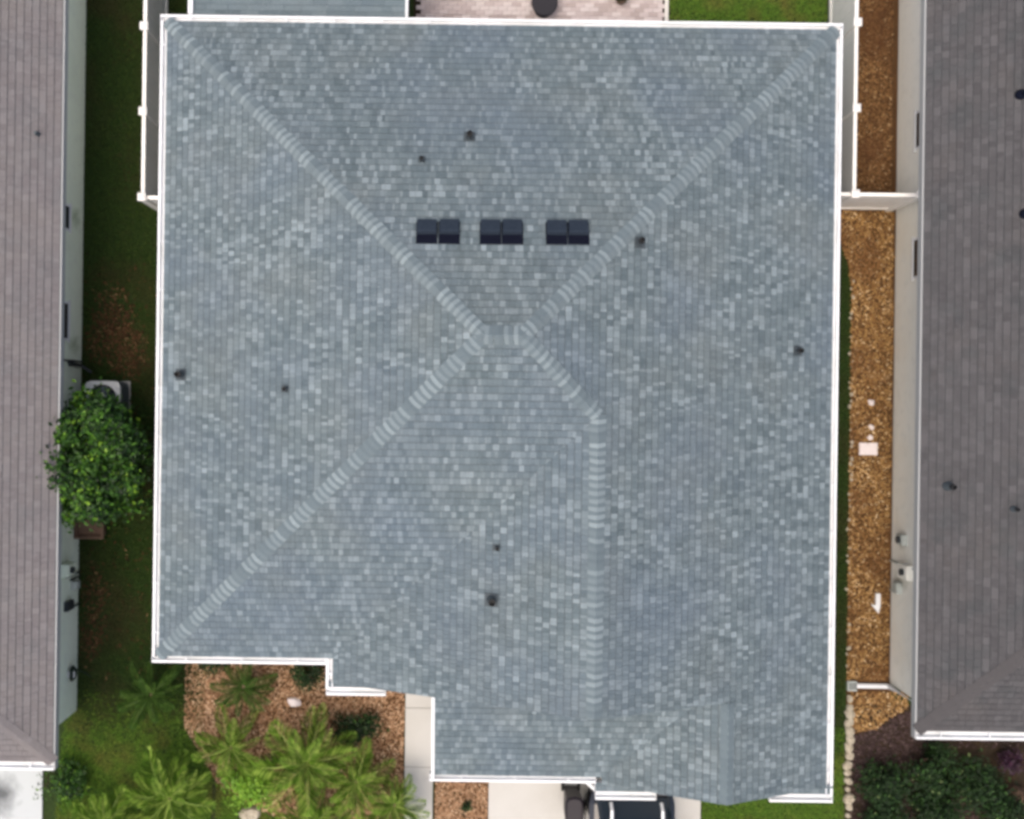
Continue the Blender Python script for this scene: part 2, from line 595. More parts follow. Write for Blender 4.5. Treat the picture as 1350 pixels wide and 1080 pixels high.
# ------------------------------------------------------------------ the middle house
W_, E_, N_, S_ = -5.84, 7.33, 7.27, -5.23         # roof edges (gutters sit outside these)
wW, gF = -2.42, -5.70                              # front wing: west edge, gable face
lW, lS = -.38, -7.49                               # lean-to roof by the entry
bW, bF = 2.90, -7.62                               # garage bay
house = thing('house', 'white guttered house with the wide blue grey shingle roof filling the middle', 'house', (0, 0, 0))
half = (N_ - S_) / 2
yr = (N_ + S_) / 2
R1, R2 = (W_ + half, yr), (E_ - half, yr)
xw = (wW + E_) / 2
J = (xw, yr - (xw - R2[0]))
xb = (bW + E_) / 2
dl_ = gF + .10 - lS
pN, pS, pE, pW = Plane('N', N_), Plane('S', S_), Plane('E', E_), Plane('W', W_)
pwW, plS, pbW = Plane('W', wW), Plane('S', lS), Plane('W', bW)
faces = [
    (pN, [(W_, N_), R1, R2, (E_, N_)]),
    (pW, [(W_, S_), R1, (W_, N_)]),
    (pS, [(W_, S_), (wW, S_), J, R2, R1]),
    (pE, [(E_, N_), R2, J, (xw, gF), (xb, gF), (xb, bF), (E_, bF)]),
    (pwW, [(wW, S_), (wW, gF), (xw, gF), J]),
    (plS, [(lW, lS), (bW, lS), (bW + dl_, lS + dl_), (lW, lS + dl_)]),
    (pbW, [(bW, bF), (xb, bF), (xb, gF + .30), (bW + dl_, gF + .30), (bW, lS)]),
]
roof = MB()
for p, poly in faces:
    deck_face(roof, p, poly)
roof_o = roof.build('roof', M['deck'], house)
rng = random.Random(5)
tabs = []
for p, poly in faces:
    tabs += tabs_on(p, poly, rng, .045, .13, .36)
tabs.sort(key=lambda t: -(t[0].z + t[0].sl * t[2]))
fld = MB()
for k, tb_ in enumerate(tabs):
    if k < 290:
        mb = MB()
        emit_tab(mb, tb_)
        mb.build('shingle', M['shingle'], roof_o)
    else:
        emit_tab(fld, tb_)
fld.build('shingle_field', M['shingle'], roof_o, kind='stuff')

zr = ZE + SL * half
zw = ZE + SL * (E_ - xw)
zb = ZE + SL * (E_ - xb)
caps_rng = random.Random(8)
q = 1 / math.sqrt(2)


def z3(p, z):
    return (p[0], p[1], z)


def hip(low, high, za, zb_, n1, n2, **k):
    cap_row(z3(low, za), z3(high, zb_), n1, n2, k.pop('width', .155), caps_rng, roof_o, M['cap'], **k)


# hips: on the two sides the cap follows the two planes (perpendicular to the hip in plan: no drop along)
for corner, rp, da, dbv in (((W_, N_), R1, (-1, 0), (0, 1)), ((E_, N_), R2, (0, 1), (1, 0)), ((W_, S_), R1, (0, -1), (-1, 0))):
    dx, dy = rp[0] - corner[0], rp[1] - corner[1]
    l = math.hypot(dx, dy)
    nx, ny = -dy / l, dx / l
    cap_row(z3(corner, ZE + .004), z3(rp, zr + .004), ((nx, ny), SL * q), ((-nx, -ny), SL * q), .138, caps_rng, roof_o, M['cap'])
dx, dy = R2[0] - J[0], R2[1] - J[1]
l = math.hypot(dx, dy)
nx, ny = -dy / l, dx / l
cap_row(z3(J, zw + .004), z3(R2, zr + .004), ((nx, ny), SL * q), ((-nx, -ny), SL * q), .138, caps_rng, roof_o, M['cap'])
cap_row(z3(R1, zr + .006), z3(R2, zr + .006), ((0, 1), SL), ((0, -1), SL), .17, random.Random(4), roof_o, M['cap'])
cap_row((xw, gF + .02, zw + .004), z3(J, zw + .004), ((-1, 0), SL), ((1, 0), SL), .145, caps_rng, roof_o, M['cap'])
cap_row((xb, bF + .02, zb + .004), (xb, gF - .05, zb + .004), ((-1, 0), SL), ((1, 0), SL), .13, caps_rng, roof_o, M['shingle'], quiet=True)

# gutters
gt = MB()
gutter(gt, E_, N_, W_, N_, (0, 1), e0=.125, e1=.125)
gt.build('gutter', M['white'], roof_o)
gt = MB()
gutter(gt, W_, N_, W_, S_, (-1, 0), e0=.0, e1=.0)
gt.build('gutter', M['white'], roof_o)
gt = MB()
gutter(gt, W_, S_, wW - .125, S_, (0, -1), e0=.125)
gt.build('gutter', M['white'], roof_o)
gt = MB()
gutter(gt, wW, S_ - .0, wW, gF - .12, (-1, 0), e0=.125)
gt.build('gutter', M['white'], roof_o)
gt = MB()
gutter(gt, E_, bF - .18, E_, N_, (1, 0), e0=.0)
gt.build('gutter', M['white'], roof_o)
gt = MB()
gutter(gt, lW, lS, bW - .11, lS, (0, -1), e0=.10)
gt.build('gutter', M['white'], roof_o)


def rake(x0, z0, x1, z1, y, d=.16, drop=.03):
    mb = MB()
    pts = [Vector((x0, y + .012, z0 - drop)), Vector((x1, y + .012, z1 - drop)), Vector((x1, y + .04, z1 - drop)), Vector((x0, y + .04, z0 - drop))]
    mb.ring([pts, [v - Vector((0, 0, d)) for v in pts]])
    mb.build('rake_board', M['white'], roof_o)


rake(wW, ZE, xw, zw, gF)
rake(xw, zw, xb, zb, gF)
rake(bW, ZE, xb, zb, bF)
rake(xb, zb, E_, ZE, bF)
gt = MB()
gt.ring([[(lW - .06, lS - .1, ZE + .01), (lW, lS - .1, ZE + .01), (lW, lS - .1, ZE - .16), (lW - .06, lS - .1, ZE - .16)],
         [(lW - .06, gF - .02, ZE + .01 + SL * (gF - .02 - lS)), (lW, gF - .02, ZE + .01 + SL * (gF - .02 - lS)), (lW, gF - .02, ZE - .16 + SL * (gF - .02 - lS)), (lW - .06, gF - .02, ZE - .16 + SL * (gF - .02 - lS))]])
gt.build('rake_board', M['white'], roof_o)


def eave_return(x0, x1, yback, yfront):
    """short boxed return across the foot of a gable: shingled top, gutter in front"""
    b_ = MB()
    ye = yfront + .135
    b_.box(x0, x1, ye, yback, 2.50, 2.70)
    ro = b_.build('eave_return', M['white'], roof_o)
    pr_ = Plane('S', ye, 2.715, .12)
    sb = MB()
    for t in tabs_on(pr_, [(x0, ye), (x1, ye), (x1, yback), (x0, yback)], rng, .08, .2, .2):
        emit_tab(sb, t)
    sb.build('shingle_field', M['shingle'], ro, kind='stuff')
    g_ = MB()
    gutter(g_, x0, ye, x1, ye, (0, -1), z=2.75, wid=.135, brackets=False)
    g_.build('gutter', M['white'], ro)


eave_return(wW - .11, wW + 1.06, gF + .02, gF - .24)
eave_return(bW - .11, bW + 1.08, bF + .02, bF - .30)
eave_return(E_ - 1.12, E_ + .12, bF + .02, bF - .30)

# soffits, walls
OV = .38
sf = MB()
outl = [(W_, N_), (W_, S_), (wW, S_), (wW, gF + .02), (lW, gF + .02), (lW, lS), (bW, lS), (bW, bF + .02), (E_, bF + .02), (E_, N_)]
sf.prism(outl, 2.53, 2.56)
sf.build('soffit', M['soffit'], roof_o)
wl = MB()
wall_out = [(W_ + OV, N_ - OV), (W_ + OV, S_ + OV), (wW + OV, S_ + OV), (wW + OV, gF + .33), (lW + OV, gF + .33), (lW + OV, lS + OV), (bW + .2, lS + OV),
            (bW + .2, bF + .33), (E_ - OV, bF + .33), (E_ - OV, N_ - OV)]
wl.prism(wall_out, 0, 2.525)
wl.ring([[(wW + .3, gF + .30, 2.565), (xw, gF + .30, zw - .19), (E_ - .05, gF + .30, 2.565)], [(wW + .3, gF + .45, 2.565), (xw, gF + .45, zw - .19), (E_ - .05, gF + .45, 2.565)]])
wl.ring([[(bW + .3, bF + .3, 2.565), (xb, bF + .3, zb - .19), (E_ - .3, bF + .3, 2.565)], [(bW + .3, bF + .45, 2.565), (xb, bF + .45, zb - .19), (E_ - .3, bF + .45, 2.565)]])
wl.build('wall', M['wall_m'], house)
gd = MB()
for k in range(4):
    gd.box(bW + .7, E_ - .75, bF + .27, bF + .325, .06 + k * .53, .06 + k * .53 + .515)
gd.build('garage_door', M['garage'], house)
dr = MB()
dr.box(-2.02 + .1, -1.05, gF + .28, gF + .325, .05, 2.1)
dr.build('front_door', M['dark_metal'], house)


def window(parent, wallx, yc, wy, z0, z1, nx):
    """window in a wall facing +x or -x (nx)"""
    f = MB()
    for (a, b, c, d) in ((yc - wy / 2, yc - wy / 2 + .045, z0, z1), (yc + wy / 2 - .045, yc + wy / 2, z0, z1),
                         (yc - wy / 2 + .045, yc + wy / 2 - .045, z1 - .045, z1), (yc - wy / 2 + .045, yc + wy / 2 - .045, z0, z0 + .02)):
        xs = sorted((wallx, wallx + nx * .02))
        f.box(xs[0], xs[1], a, b, c, d)
    fo = f.build('window', M['white'], parent)
    p = MB()
    xs = sorted((wallx + nx * .003, wallx + nx * .013))
    p.box(xs[0], xs[1], yc - wy / 2 + .046, yc + wy / 2 - .046, z0 + .021, z1 - .046)
    p.build('pane', M['pane'], fo)
    s_ = MB()
    xs = sorted((wallx + nx * .001, wallx + nx * .035))
    s_.box(xs[0], xs[1], yc - wy / 2 - .04, yc + wy / 2 + .04, z0 - .05, z0 - .002)
    s_.build('sill', M['soffit'], fo)


for yc in (5.2, 1.4, -2.8):
    window(house, W_ + OV, yc, 1.0, 1.0, 2.2, -1)
    window(house, E_ - OV, yc - .3, 1.0, 1.0, 2.2, 1)
dsp = MB()
dsp.tube([(bW - .27, lS - .10, 2.64), (bW - .27, lS - .15, 2.54), (bW + .08, bF - .37, 2.36), (bW + .10, bF - .2, 2.2), (bW + .10, bF + .2, 2.1), (bW + .10, bF + .26, .2), (bW + .10, bF - .05, .12)], .042, 6)
dsp.build('downspout', M['white'], house)


def on_roof(plane, px, py):
    z = 4.0
    for _ in range(12):
        x, y = at(px, py, z)
        z = plane.h(x, y)
    return x, y, z


def frame_on(plane, x, y, z):
    """matrix at a roof point: local x along the eave, local y upslope, local z off the roof"""
    up = {'N': (0, -1), 'S': (0, 1), 'E': (-1, 0), 'W': (1, 0)}[plane.side]
    uy = Vector((up[0], up[1], plane.sl)).normalized()
    uz = Vector((-up[0] * plane.sl, -up[1] * plane.sl, 1)).normalized()
    ux = uy.cross(uz)
    return Matrix(((ux.x, uy.x, uz.x, x), (ux.y, uy.y, uz.y, y), (ux.z, uy.z, uz.z, z), (0, 0, 0, 1)))


# low box vents below the ridge, in pairs
for px0, px1, py0, py1 in ((548, 607, 292, 323), (632, 690, 293, 323), (719, 777, 293, 324)):
    for k in (0, 1):
        pxc = px0 + (px1 - px0) * (.25 + .5 * k)
        x, y, z = on_roof(pN, pxc, (py0 + py1) / 2)
        fm = frame_on(pN, x, y, z)
        wv, dv = .185, .235
        fl = MB()
        fl.box(-wv - .006, wv + .006, -dv, dv, .008, .022, mx=fm)
        fo = fl.build('roof_vent', M['vent_dark'], house)
        hd = MB()
        # hood: raised at the downslope side, falls to the flange upslope
        prof = [(-dv + .01, .03), (-dv - .01, .085), (-.0, .12), (.035, .115), (.045, .03)]
        hd.ring([[fm @ Vector((sx * (wv - .012), yy, zz)) for yy, zz in prof] for sx in (1, -1)])
        hd.build('hood', M['vent'], fo)
        lv = MB()
        for j in range(3):
            lv.box(-wv + .004, wv - .004, .085 + j * .05, .085 + j * .05 + .026, .023, .045, mx=fm)
        lv.build('louvre', M['vent_dark'], fo)

# pipe vents with lead boots
for plane, px, py, r_, hh in ((pN, 619, 181, .055, .34), (pN, 556, 211, .035, .22), (pE, 843, 320, .055, .34), (pW, 239, 494, .06, .36), (pW, 376, 513, .035, .24),
                              (pE, 1051, 463, .05, .30), (pwW, 655, 722, .032, .22), (pwW, 648, 791, .065, .34)):
    x, y, z = on_roof(plane, px, py)
    fm = frame_on(plane, x, y, z)
    b_ = MB()
    b_.ring([[fm @ Vector((sx * r_ * 1.9, sy * r_ * 2.1, .018)) for sx, sy in ((-1, -1), (1, -1), (1, 1), (-1, 1))],
             [fm @ Vector((sx * r_ * 1.8, sy * r_ * 2.0, .028)) for sx, sy in ((-1, -1), (1, -1), (1, 1), (-1, 1))]])
    b_.lathe([(r_ * 1.5, -.02), (r_ * 1.25, .10), (r_ * 1.1, hh * .6)], 14, (x, y, z))
    bo = b_.build('plumbing_vent', M['boot'], house)
    p_ = MB()
    p_.lathe([(r_, 0), (r_, hh), (r_ * .8, hh), (r_ * .75, hh * .7)], 14, (x, y, z))
    p_.build('pipe', M['pipe'], bo)

# low patio roof joined to the back wall
pr = Plane('N', 11.0, 2.36, .06)
pp = MB()
ppoly = [(-5.36, 7.05), (-1.16, 7.05), (-1.16, 11.0), (-5.36, 11.0)]
deck_face(pp, pr, ppoly)
po = pp.build('patio_roof', M['deck'], house)
ptabs = tabs_on(pr, ppoly, rng, .2, .55, .16)
pf = MB()
for t in ptabs:
    emit_tab(pf, t)
pf.build('shingle_field', M['shingle'], po, kind='stuff')
pe = MB()
pe.box(-5.45, -5.36, 7.44, 11.05, 2.35, 2.64)
pe.box(-1.16, -1.11, 7.44, 11.05, 2.35, 2.60)
pe.box(-5.36, -1.16, 11.01, 11.06, 2.2, 2.40)
pe.build('edge_trim', M['white'], po)
for x in (-5.3, -3.2, -1.22):
    ps = MB()
    ps.box(x - .05, x + .05, 10.8, 10.9, 0, 2.3)
    ps.build('post', M['white'], po)


# ------------------------------------------------------------------ neighbouring houses
def neighbour(label, x0, x1, y0, y1, smat, wmat, seed, capm, side):
    """hip roofed house; x0..y1 are roof edges"""
    ho = thing('house', label, 'house')
    hw = (x1 - x0) / 2
    xm = (x0 + x1) / 2
    a, b = (xm, y0 + hw), (xm, y1 - hw)
    fs = [(Plane('W', x0), [(x0, y0), a, b, (x0, y1)]), (Plane('E', x1), [(x1, y0), (x1, y1), b, a]),
          (Plane('S', y0), [(x0, y0), (x1, y0), a]), (Plane('N', y1), [(x0, y1), b, (x1, y1)])]
    rf = MB()
    for p, poly in fs:
        deck_face(rf, p, poly)
    ro = rf.build('roof', M['deck'], ho)
    rg = random.Random(seed)
    tm = MB()
    for p, poly in fs:
        for t in tabs_on(p, poly, rg, .07, .26, .2, th=(.006, .010), gap=.010):
            emit_tab(tm, t)
    tm.build('shingle_field', M[smat], ro, kind='stuff')
    cp = MB()
    zt = ZE + SL * hw
    for c, rp in (((x0, y0), a), ((x1, y0), a), ((x0, y1), b), ((x1, y1), b)):
        dx, dy = rp[0] - c[0], rp[1] - c[1]
        l = math.hypot(dx, dy)
        nx, ny = -dy / l, dx / l
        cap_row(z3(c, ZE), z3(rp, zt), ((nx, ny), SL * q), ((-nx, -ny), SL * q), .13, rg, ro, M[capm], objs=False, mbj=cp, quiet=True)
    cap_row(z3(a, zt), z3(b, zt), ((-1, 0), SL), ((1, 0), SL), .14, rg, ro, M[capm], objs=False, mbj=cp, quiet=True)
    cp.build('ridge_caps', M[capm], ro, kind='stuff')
    for args, kw in (((x0, y0, x1, y0, (0, -1)), dict(e0=.0, e1=.0)), ((x1, y1, x0, y1, (0, 1)), {}),):
        gm = MB()
        gutter(gm, *args, wid=.15, **kw)
        gm.build('gutter', M['white'], ro)
    for xa_ in (x0 - .03, x1):
        fm = MB()
        fm.box(xa_, xa_ + .03, y0 - .15, y1 + .15, ZE - .2, ZE - .002)
        fm.build('fascia', M['fascia_grey'], ro)
    sm = MB()
    sm.prism(rect(x0, x1, y0, y1), 2.53, 2.56)
    sm.build('soffit', M['soffit'], ro)
    return ho


WLX, WRX = -8.30, 9.55
left = neighbour('house along the left edge with mauve grey shingles and pale green wall', -20.5, -7.87, -7.34, 11.5, 'shingle_l', 'wall_l', 21, 'shingle_l', 'E')
right = neighbour('house along the right edge with dark grey shingles and cream white wall', 9.08, 22.5, -6.50, 12.2, 'shingle_r', 'wall_r', 22, 'cap_r', 'W')
wm = MB()
wm.prism(rect(-20.1, WLX, -7.05, 11.1), 0, 2.525)
wm.build('wall', M['wall_l'], left)
wm = MB()
wm.prism(rect(WRX, 22.1, -6.22, 11.8), 0, 2.525)
wm.build('wall', M['wall_r'], right)
for py0, py1 in ((270, 305), (398, 449)):
    ya, yb = at(86, py0, 1.0)[1], at(86, py1, 1.0)[1]
    window(left, WLX, (ya + yb) / 2, abs(ya - yb), .95, 2.2, 1)
for py0, py1, zs in ((148, 198, 1.10), (315, 368, 1.06)):
    ya, yb = at(1208, py0, zs)[1], at(1208, py1, zs)[1]
    window(right, WRX, (ya + yb) / 2, abs(ya - yb), zs, 2.3, -1)

# roof pipes and vents on the right house
pR = Plane('W', 9.08)
for px, py, r_, hh, kind in ((1250, 641, .055, .3, 0), (1336, 671, .035, .2, 0), (1346, 125, .058, .2, 1), (1352, 282, .058, .2, 1)):
    x, y, z = on_roof(pR, px, py)
    b_ = MB()
    b_.lathe([(r_ * 1.9, -.05), (r_ * 1.6, .06), (r_ * 1.1, hh * .55)], 14, (x, y, z))
    bo = b_.build('plumbing_vent' if not kind else 'roof_vent', M['boot'] if not kind else M['vent_dark'], right)
    p_ = MB()
    p_.lathe([(r_, 0), (r_, hh), (r_ * .8, hh), (r_ * .7, hh * .7)] if not kind else [(r_ * .8, .05), (r_ * .85, hh), (r_ * .5, hh + .06)], 14, (x, y, z))
    p_.build('pipe' if not kind else 'hood', M['pipe'] if not kind else M['vent_dark'], bo)
x, y, z = on_roof(Plane('E', -7.87), 50, 177)
b_ = MB()
b_.lathe([(.05, -.02), (.05, .05), (.03, .16)], 12, (x, y, z))
b_.build('plumbing_vent', M['boot'], left)

# corner downspout of the right house with its long ground extension
dn = MB()
dn.tube([(9.12, -6.60, 2.62), (9.20, -6.50, 2.50), (WRX - .03, -6.25, 2.2), (WRX - .05, -6.26, .14), (WRX - .12, -6.27, .07), (8.80, -6.27, .06)], .055, 8)
dno = dn.build('downspout', M['white'], right)
ge = MB()
ge.box(8.60, 8.80, -6.38, -6.17, .0, .10)
ge.build('drain_box', M['box_grey'], dno)
gr2 = MB()
for k in range(4):
    gr2.box(8.63 + .045 * k, 8.655 + .045 * k, -6.35, -6.20, .101, .108)
gr2.build('grate', M['dark_metal'], dno)


# wall mounted service boxes
def service_box(parent, x, nx, y, z, w_, h_, d_, m, name='utility_box', disc=False, label=None):
    b_ = MB()
    xs = sorted((x + nx * .002, x + nx * d_))
    b_.box(xs[0], xs[1], y - w_ / 2, y + w_ / 2, z, z + h_)
    o = b_.build(name, M[m], parent)
    l_ = MB()
    xs = sorted((x + nx * d_, x + nx * (d_ + .015)))
    l_.box(xs[0], xs[1], y - w_ / 2 + .015, y + w_ / 2 - .015, z + .02, z + h_ - .015)
    l_.build('lid', M[m], o)
    if disc:
        c_ = MB()
        c_.ring([[(x + nx * (d_ + .012 + e), y + .07 * math.cos(t * math.pi / 8), z + h_ * .62 + .07 * math.sin(t * math.pi / 8)) for t in range(16)] for e in (0, .07)])
        c_.build('meter', M['dark_metal'], o)
    return o


def ya(px, py, z):
    return at(px, py, z)[1]


service_box(right, WRX, -1, ya(1190, 712, .8), .55, .22, .35, .10, 'box_grey', disc=True)
service_box(right, WRX, -1, ya(1195, 752, .8), .75, .30, .55, .14, 'wall_r', name='meter_box', disc=True)
service_box(right, WRX, -1, ya(1195, 778, .8), .35, .24, .30, .10, 'box_grey')
cd = MB()
yy = ya(1190, 744, .6)
cd.tube([(WRX - .03, yy, 0), (WRX - .03, yy, 1.9)], .024)
cd.tube([(WRX - .04, ya(1190, 783, .6), 0), (WRX - .04, ya(1190, 783, .6), .4), (WRX - .04, ya(1190, 783, .6) + .2, .7)], .018)
cd.build('conduit', M['box_grey'], right)
service_box(left, WLX, 1, ya(88, 750, .9), .75, .26, .5, .16, 'wall_l', name='meter_box', disc=True)
service_box(left, WLX, 1, ya(95, 772, .5), .30, .18, .25, .12, 'box_grey')
service_box(left, WLX, 1, ya(90, 800, .9), .55, .20, .42, .08, 'dark_metal')
cd = MB()
for py, zt in ((758, .9), (764, .6), (801, .5), (482, .9), (476, 1.5)):
    yy = ya(95, py, .5)
    cd.tube([(WLX + .025, yy, 0), (WLX + .025, yy, zt)], .02)
yy = ya(95, 478, .9)
cd.tube([(WLX + .03, yy, .95), (WLX + .05, yy, .9), (WLX + .1, yy - .05, .35), (WLX + .3, yy - .2, .25)], .03)
cd.build('conduit', M['dark_metal'], left)

# coiled hose on the left wall
hx, hy = WLX + .07, ya(97, 888, .55)
hs = thing('garden_hose', 'dark coiled garden hose hanging on the pale green wall', 'hose', (hx, hy, .55))
hm = MB()
for k in range(5):
    rr_ = .16 - .012 * k
    hm.tube([(.012 * k, rr_ * math.cos(t * math.pi / 10), rr_ * 1.1 * math.sin(t * math.pi / 10)) for t in range(21)], .014, 6)
hm.tube([(.03, .05, -.16), (.05, -.02, -.35), (.12, -.1, -.5), (.25, -.2, -.53)], .013, 6)
hm.build('coil', M['hose'], hs, smooth=True)
hk = MB()
hk.box(-.066, .08, -.06, .06, .08, .12)
hk.build('hanger', M['white'], hs)


# ------------------------------------------------------------------ white vinyl fences
def fence(label, runs, posts):
    fo = thing('vinyl_fence', label, 'fence', group='white vinyl side fences')
    FH = 1.80
    pk = {}
    for (x0, y0, x1, y1) in runs:
        L = math.hypot(x1 - x0, y1 - y0)
        ang = math.atan2(y1 - y0, x1 - x0)
        for za, zb2 in ((FH - .10, FH), (.06, .19)):
            rm = MB()
            rm.box(0, L, -.035, .035, za, zb2)
            ro = rm.build('rail', M['vinyl'], fo, loc=(x0, y0, 0))
            ro.rotation_euler.z = ang
        n = max(1, round(L / .287))
        wd = L / n
        key = round(wd, 3)
        if key not in pk:
            mb = MB()
            mb.box(.003, wd - .003, -.018, .018, .19, FH - .101)
            mb.box(.010, .022, -.0185, -.0225, .19, FH - .101)
            pk[key] = mb.mesh('picket', M['vinyl'])
        for k in range(n):
            o = link(bpy.data.objects.new('picket', pk[key]), fo, (x0 + math.cos(ang) * wd * k, y0 + math.sin(ang) * wd * k, 0))
            o.rotation_euler.z = ang
    pmm = MB()
    pmm.box(-.064, .064, -.064, .064, 0, FH + .06)
    pme = pmm.mesh('post', M['vinyl'])
    cm = MB()
    cm.ring([[(-.082, -.082, 0), (.082, -.082, 0), (.082, .082, 0), (-.082, .082, 0)], [(-.082, -.082, .03), (.082, -.082, .03), (.082, .082, .03), (-.082, .082, .03)],
             [(-.01, -.01, .075), (.01, -.01, .075), (.01, .01, .075), (-.01, .01, .075)]])
    cme = cm.mesh('post_cap', M['vinyl'])
    for x, y in posts:
        p_ = link(bpy.data.objects.new('post', pme), fo, (x, y, 0))
        link(bpy.data.objects.new('post_cap', cme), p_, (0, 0, FH + .061))
    return fo


XL, XR = -6.52, 8.03
ylp = [3.94, 5.69, 7.43, 9.2, 10.95]
fence('white vinyl fence running up the left side beside the dark grass', [(XL, ylp[k] + .064, XL, ylp[k + 1] - .064) for k in range(4)] + [(XL + .064, 3.94, W_ + OV, 3.94)],
      [(XL, y) for y in ylp])
yrp = [4.20, 5.95, 7.70, 9.45, 11.2]
fence('white vinyl fence on the right with a cross run reaching the cream wall', [(XR, yrp[k] + .064, XR, yrp[k + 1] - .064) for k in range(4)] +
      [(E_ - OV, 4.20, XR - .064, 4.20), (XR + .064, 4.20, 9.30, 4.20)], [(XR, y) for y in yrp] + [(9.37, 4.20)])

# ------------------------------------------------------------------ air conditioner beside the left wall
ax, ay = -7.60, -.20
ac = thing('air_conditioner', 'white air conditioner unit with dark round fan beside the leafy bush', 'air conditioner', (ax, ay, 0))
b_ = MB()
b_.prism(rect(-.39, .39, -.39, .39), 0, .05)
b_.build('pad', M['concrete'], ac)


def rrect(hw, r, n=5):
    pts = []
    for cx, cy, a0 in ((hw - r, hw - r, 0), (-hw + r, hw - r, 90), (-hw + r, -hw + r, 180), (hw - r, -hw + r, 270)):
        for k in range(n):
            t = R(a0 + 90 * k / (n - 1))
            pts.append((cx + r * math.cos(t), cy + r * math.sin(t)))
    return pts


b_ = MB()
rp_ = []
for k in range(32):
    t = 2 * math.pi * k / 32
    c_, s_ = math.cos(t), math.sin(t)
    l_ = .385 / (abs(c_) ** 7 + abs(s_) ** 7) ** (1 / 7)
    rp_.append((l_ * c_, l_ * s_))
n = len(rp_)
circ = [(.31 * math.cos(math.atan2(y, x)), .31 * math.sin(math.atan2(y, x))) for x, y in rp_]
b_.ring([[(x, y, .76) for x, y in rp_], [(x * .97, y * .97, .785) for x, y in rp_], [(x, y, .785) for x, y in circ], [(x, y, .70) for x, y in circ]], cap=False)
b_.build('casing', M['ac'], ac)
b_ = MB()
b_.ring([[(x * .985, y * .985, z) for x, y in rp_] for z in (.085, .758)], cap=False)
b_.build('side_louvre', M['grille'], ac)
b_ = MB()
b_.lathe([(.31, .60), (.31, .61)], 24)
b_.build('fan_recess', M['ac_dark'], ac)
b_ = MB()
b_.lathe([(.09, .61), (.09, .70), (.05, .72)], 14)
fo = b_.build('fan', M['ac'], ac)
for k in range(4):
    t = k * math.pi / 2
    mb = MB()
    mx = Matrix.Rotation(t, 4, 'Z') @ Matrix.Translation((.17, 0, .66)) @ Matrix.Rotation(R(24), 4, 'X')
    mb.box(-.09, .11, -.06, .06, -.004, .004, mx=mx)
    mb.build('blade', M['grille'], fo)
b_ = MB()
for k in range(5):
    rr_ = .06 + .055 * k
    b_.tube([(rr_ * math.cos(t * math.pi / 12), rr_ * math.sin(t * math.pi / 12), .775) for t in range(25)], .004, 4)
for k in range(6):
    t = k * math.pi / 3
    b_.tube([(.04 * math.cos(t), .04 * math.sin(t), .778), (.305 * math.cos(t), .305 * math.sin(t), .778)], .005, 4)
b_.build('grille', M['grille'], ac)

# ------------------------------------------------------------------ plants


def leaf_face(mb, p, nrm, size, rng, tone, asp=.55):
    nrm = Vector(nrm).normalized()
    u = nrm.cross(Vector((rng.uniform(-1, 1), rng.uniform(-1, 1), rng.uniform(-1, 1))))
    if u.length < 1e-3:
        u = Vector((1, 0, 0))
    u.normalize()
    v = nrm.cross(u)
    p = Vector(p)
    l, w_ = size, size * asp
    fold = nrm * (size * .16)
    mb.v += [tuple(p - u * l * .5), tuple(p + v * w_ * .5 + fold), tuple(p + u * l * .5), tuple(p - v * w_ * .5 + fold)]
    i = len(mb.v) - 4
    mb.f += [(i, i + 1, i + 2), (i, i + 2, i + 3)]
    mb.t += [tone, tone]


def crown(rad, n, size, rng, clumps=40, cl_r=.3, inner=.35, box=0):
    """leaves gathered in clumps through an uneven ellipsoid"""
    mb = MB()
    cs = []
    for k in range(clumps):
        d = Vector((rng.gauss(0, 1), rng.gauss(0, 1), rng.gauss(.25, 1))).normalized()
        if box:
            d = d / (abs(d.x) ** box + abs(d.y) ** box + abs(d.z) ** box) ** (1 / box)
        rr_ = rng.uniform(.62, 1.0) if rng.random() > inner else rng.uniform(.2, .6)
        cs.append((Vector((d.x * rad[0], d.y * rad[1], d.z * rad[2])) * rr_, rng.uniform(-.16, .2), cl_r * rng.uniform(.6, 1.25)))
    for k in range(n):
        c, tn, cr = rng.choice(cs)
        o = Vector((rng.gauss(0, 1), rng.gauss(0, 1), rng.gauss(0, 1))) * cr * .5
        p = c + o
        nrm = (p.normalized() * .6 + Vector((rng.uniform(-.7, .7), rng.uniform(-.7, .7), rng.uniform(.3, 1))))
        tone = min(1, max(0, rng.betavariate(2, 2.6) + tn))
        leaf_face(mb, p, nrm, size * rng.uniform(.6, 1.3), rng, tone)
    return mb


def shrub(name, label, cat, x, y, z, rad, n, size, m, seed, group=None, clumps=40, cl_r=.28, trunk=True, box=0):
    rg = random.Random(seed)
    t = thing(name, label, cat, (x, y, 0), 0, group)
    crown(rad, n, size, rg, clumps, cl_r, box=box).build('crown', M[m], t, loc=(0, 0, z))
    if trunk:
        tm_ = MB()
        for k in range(4):
            a = rg.uniform(0, 6.28)
            tm_.tube([(.03 * math.cos(a), .03 * math.sin(a), 0), (.08 * math.cos(a), .08 * math.sin(a), z * .5), (rad[0] * .45 * math.cos(a), rad[1] * .45 * math.sin(a), z + rad[2] * .2)],
                     [.035, .028, .012], 6)
        tm_.build('trunk', M['trunk'], t)
    return t


bx, by = at(134, 606, 1.9)
shrub('tree', 'round bushy green tree growing between the air conditioner and brown planter', 'tree', bx - .03, by - .02, 1.95, (.86, 1.24, 1.0), 21000, .11, 'leaf', 39, clumps=190, cl_r=.26, box=3.4)
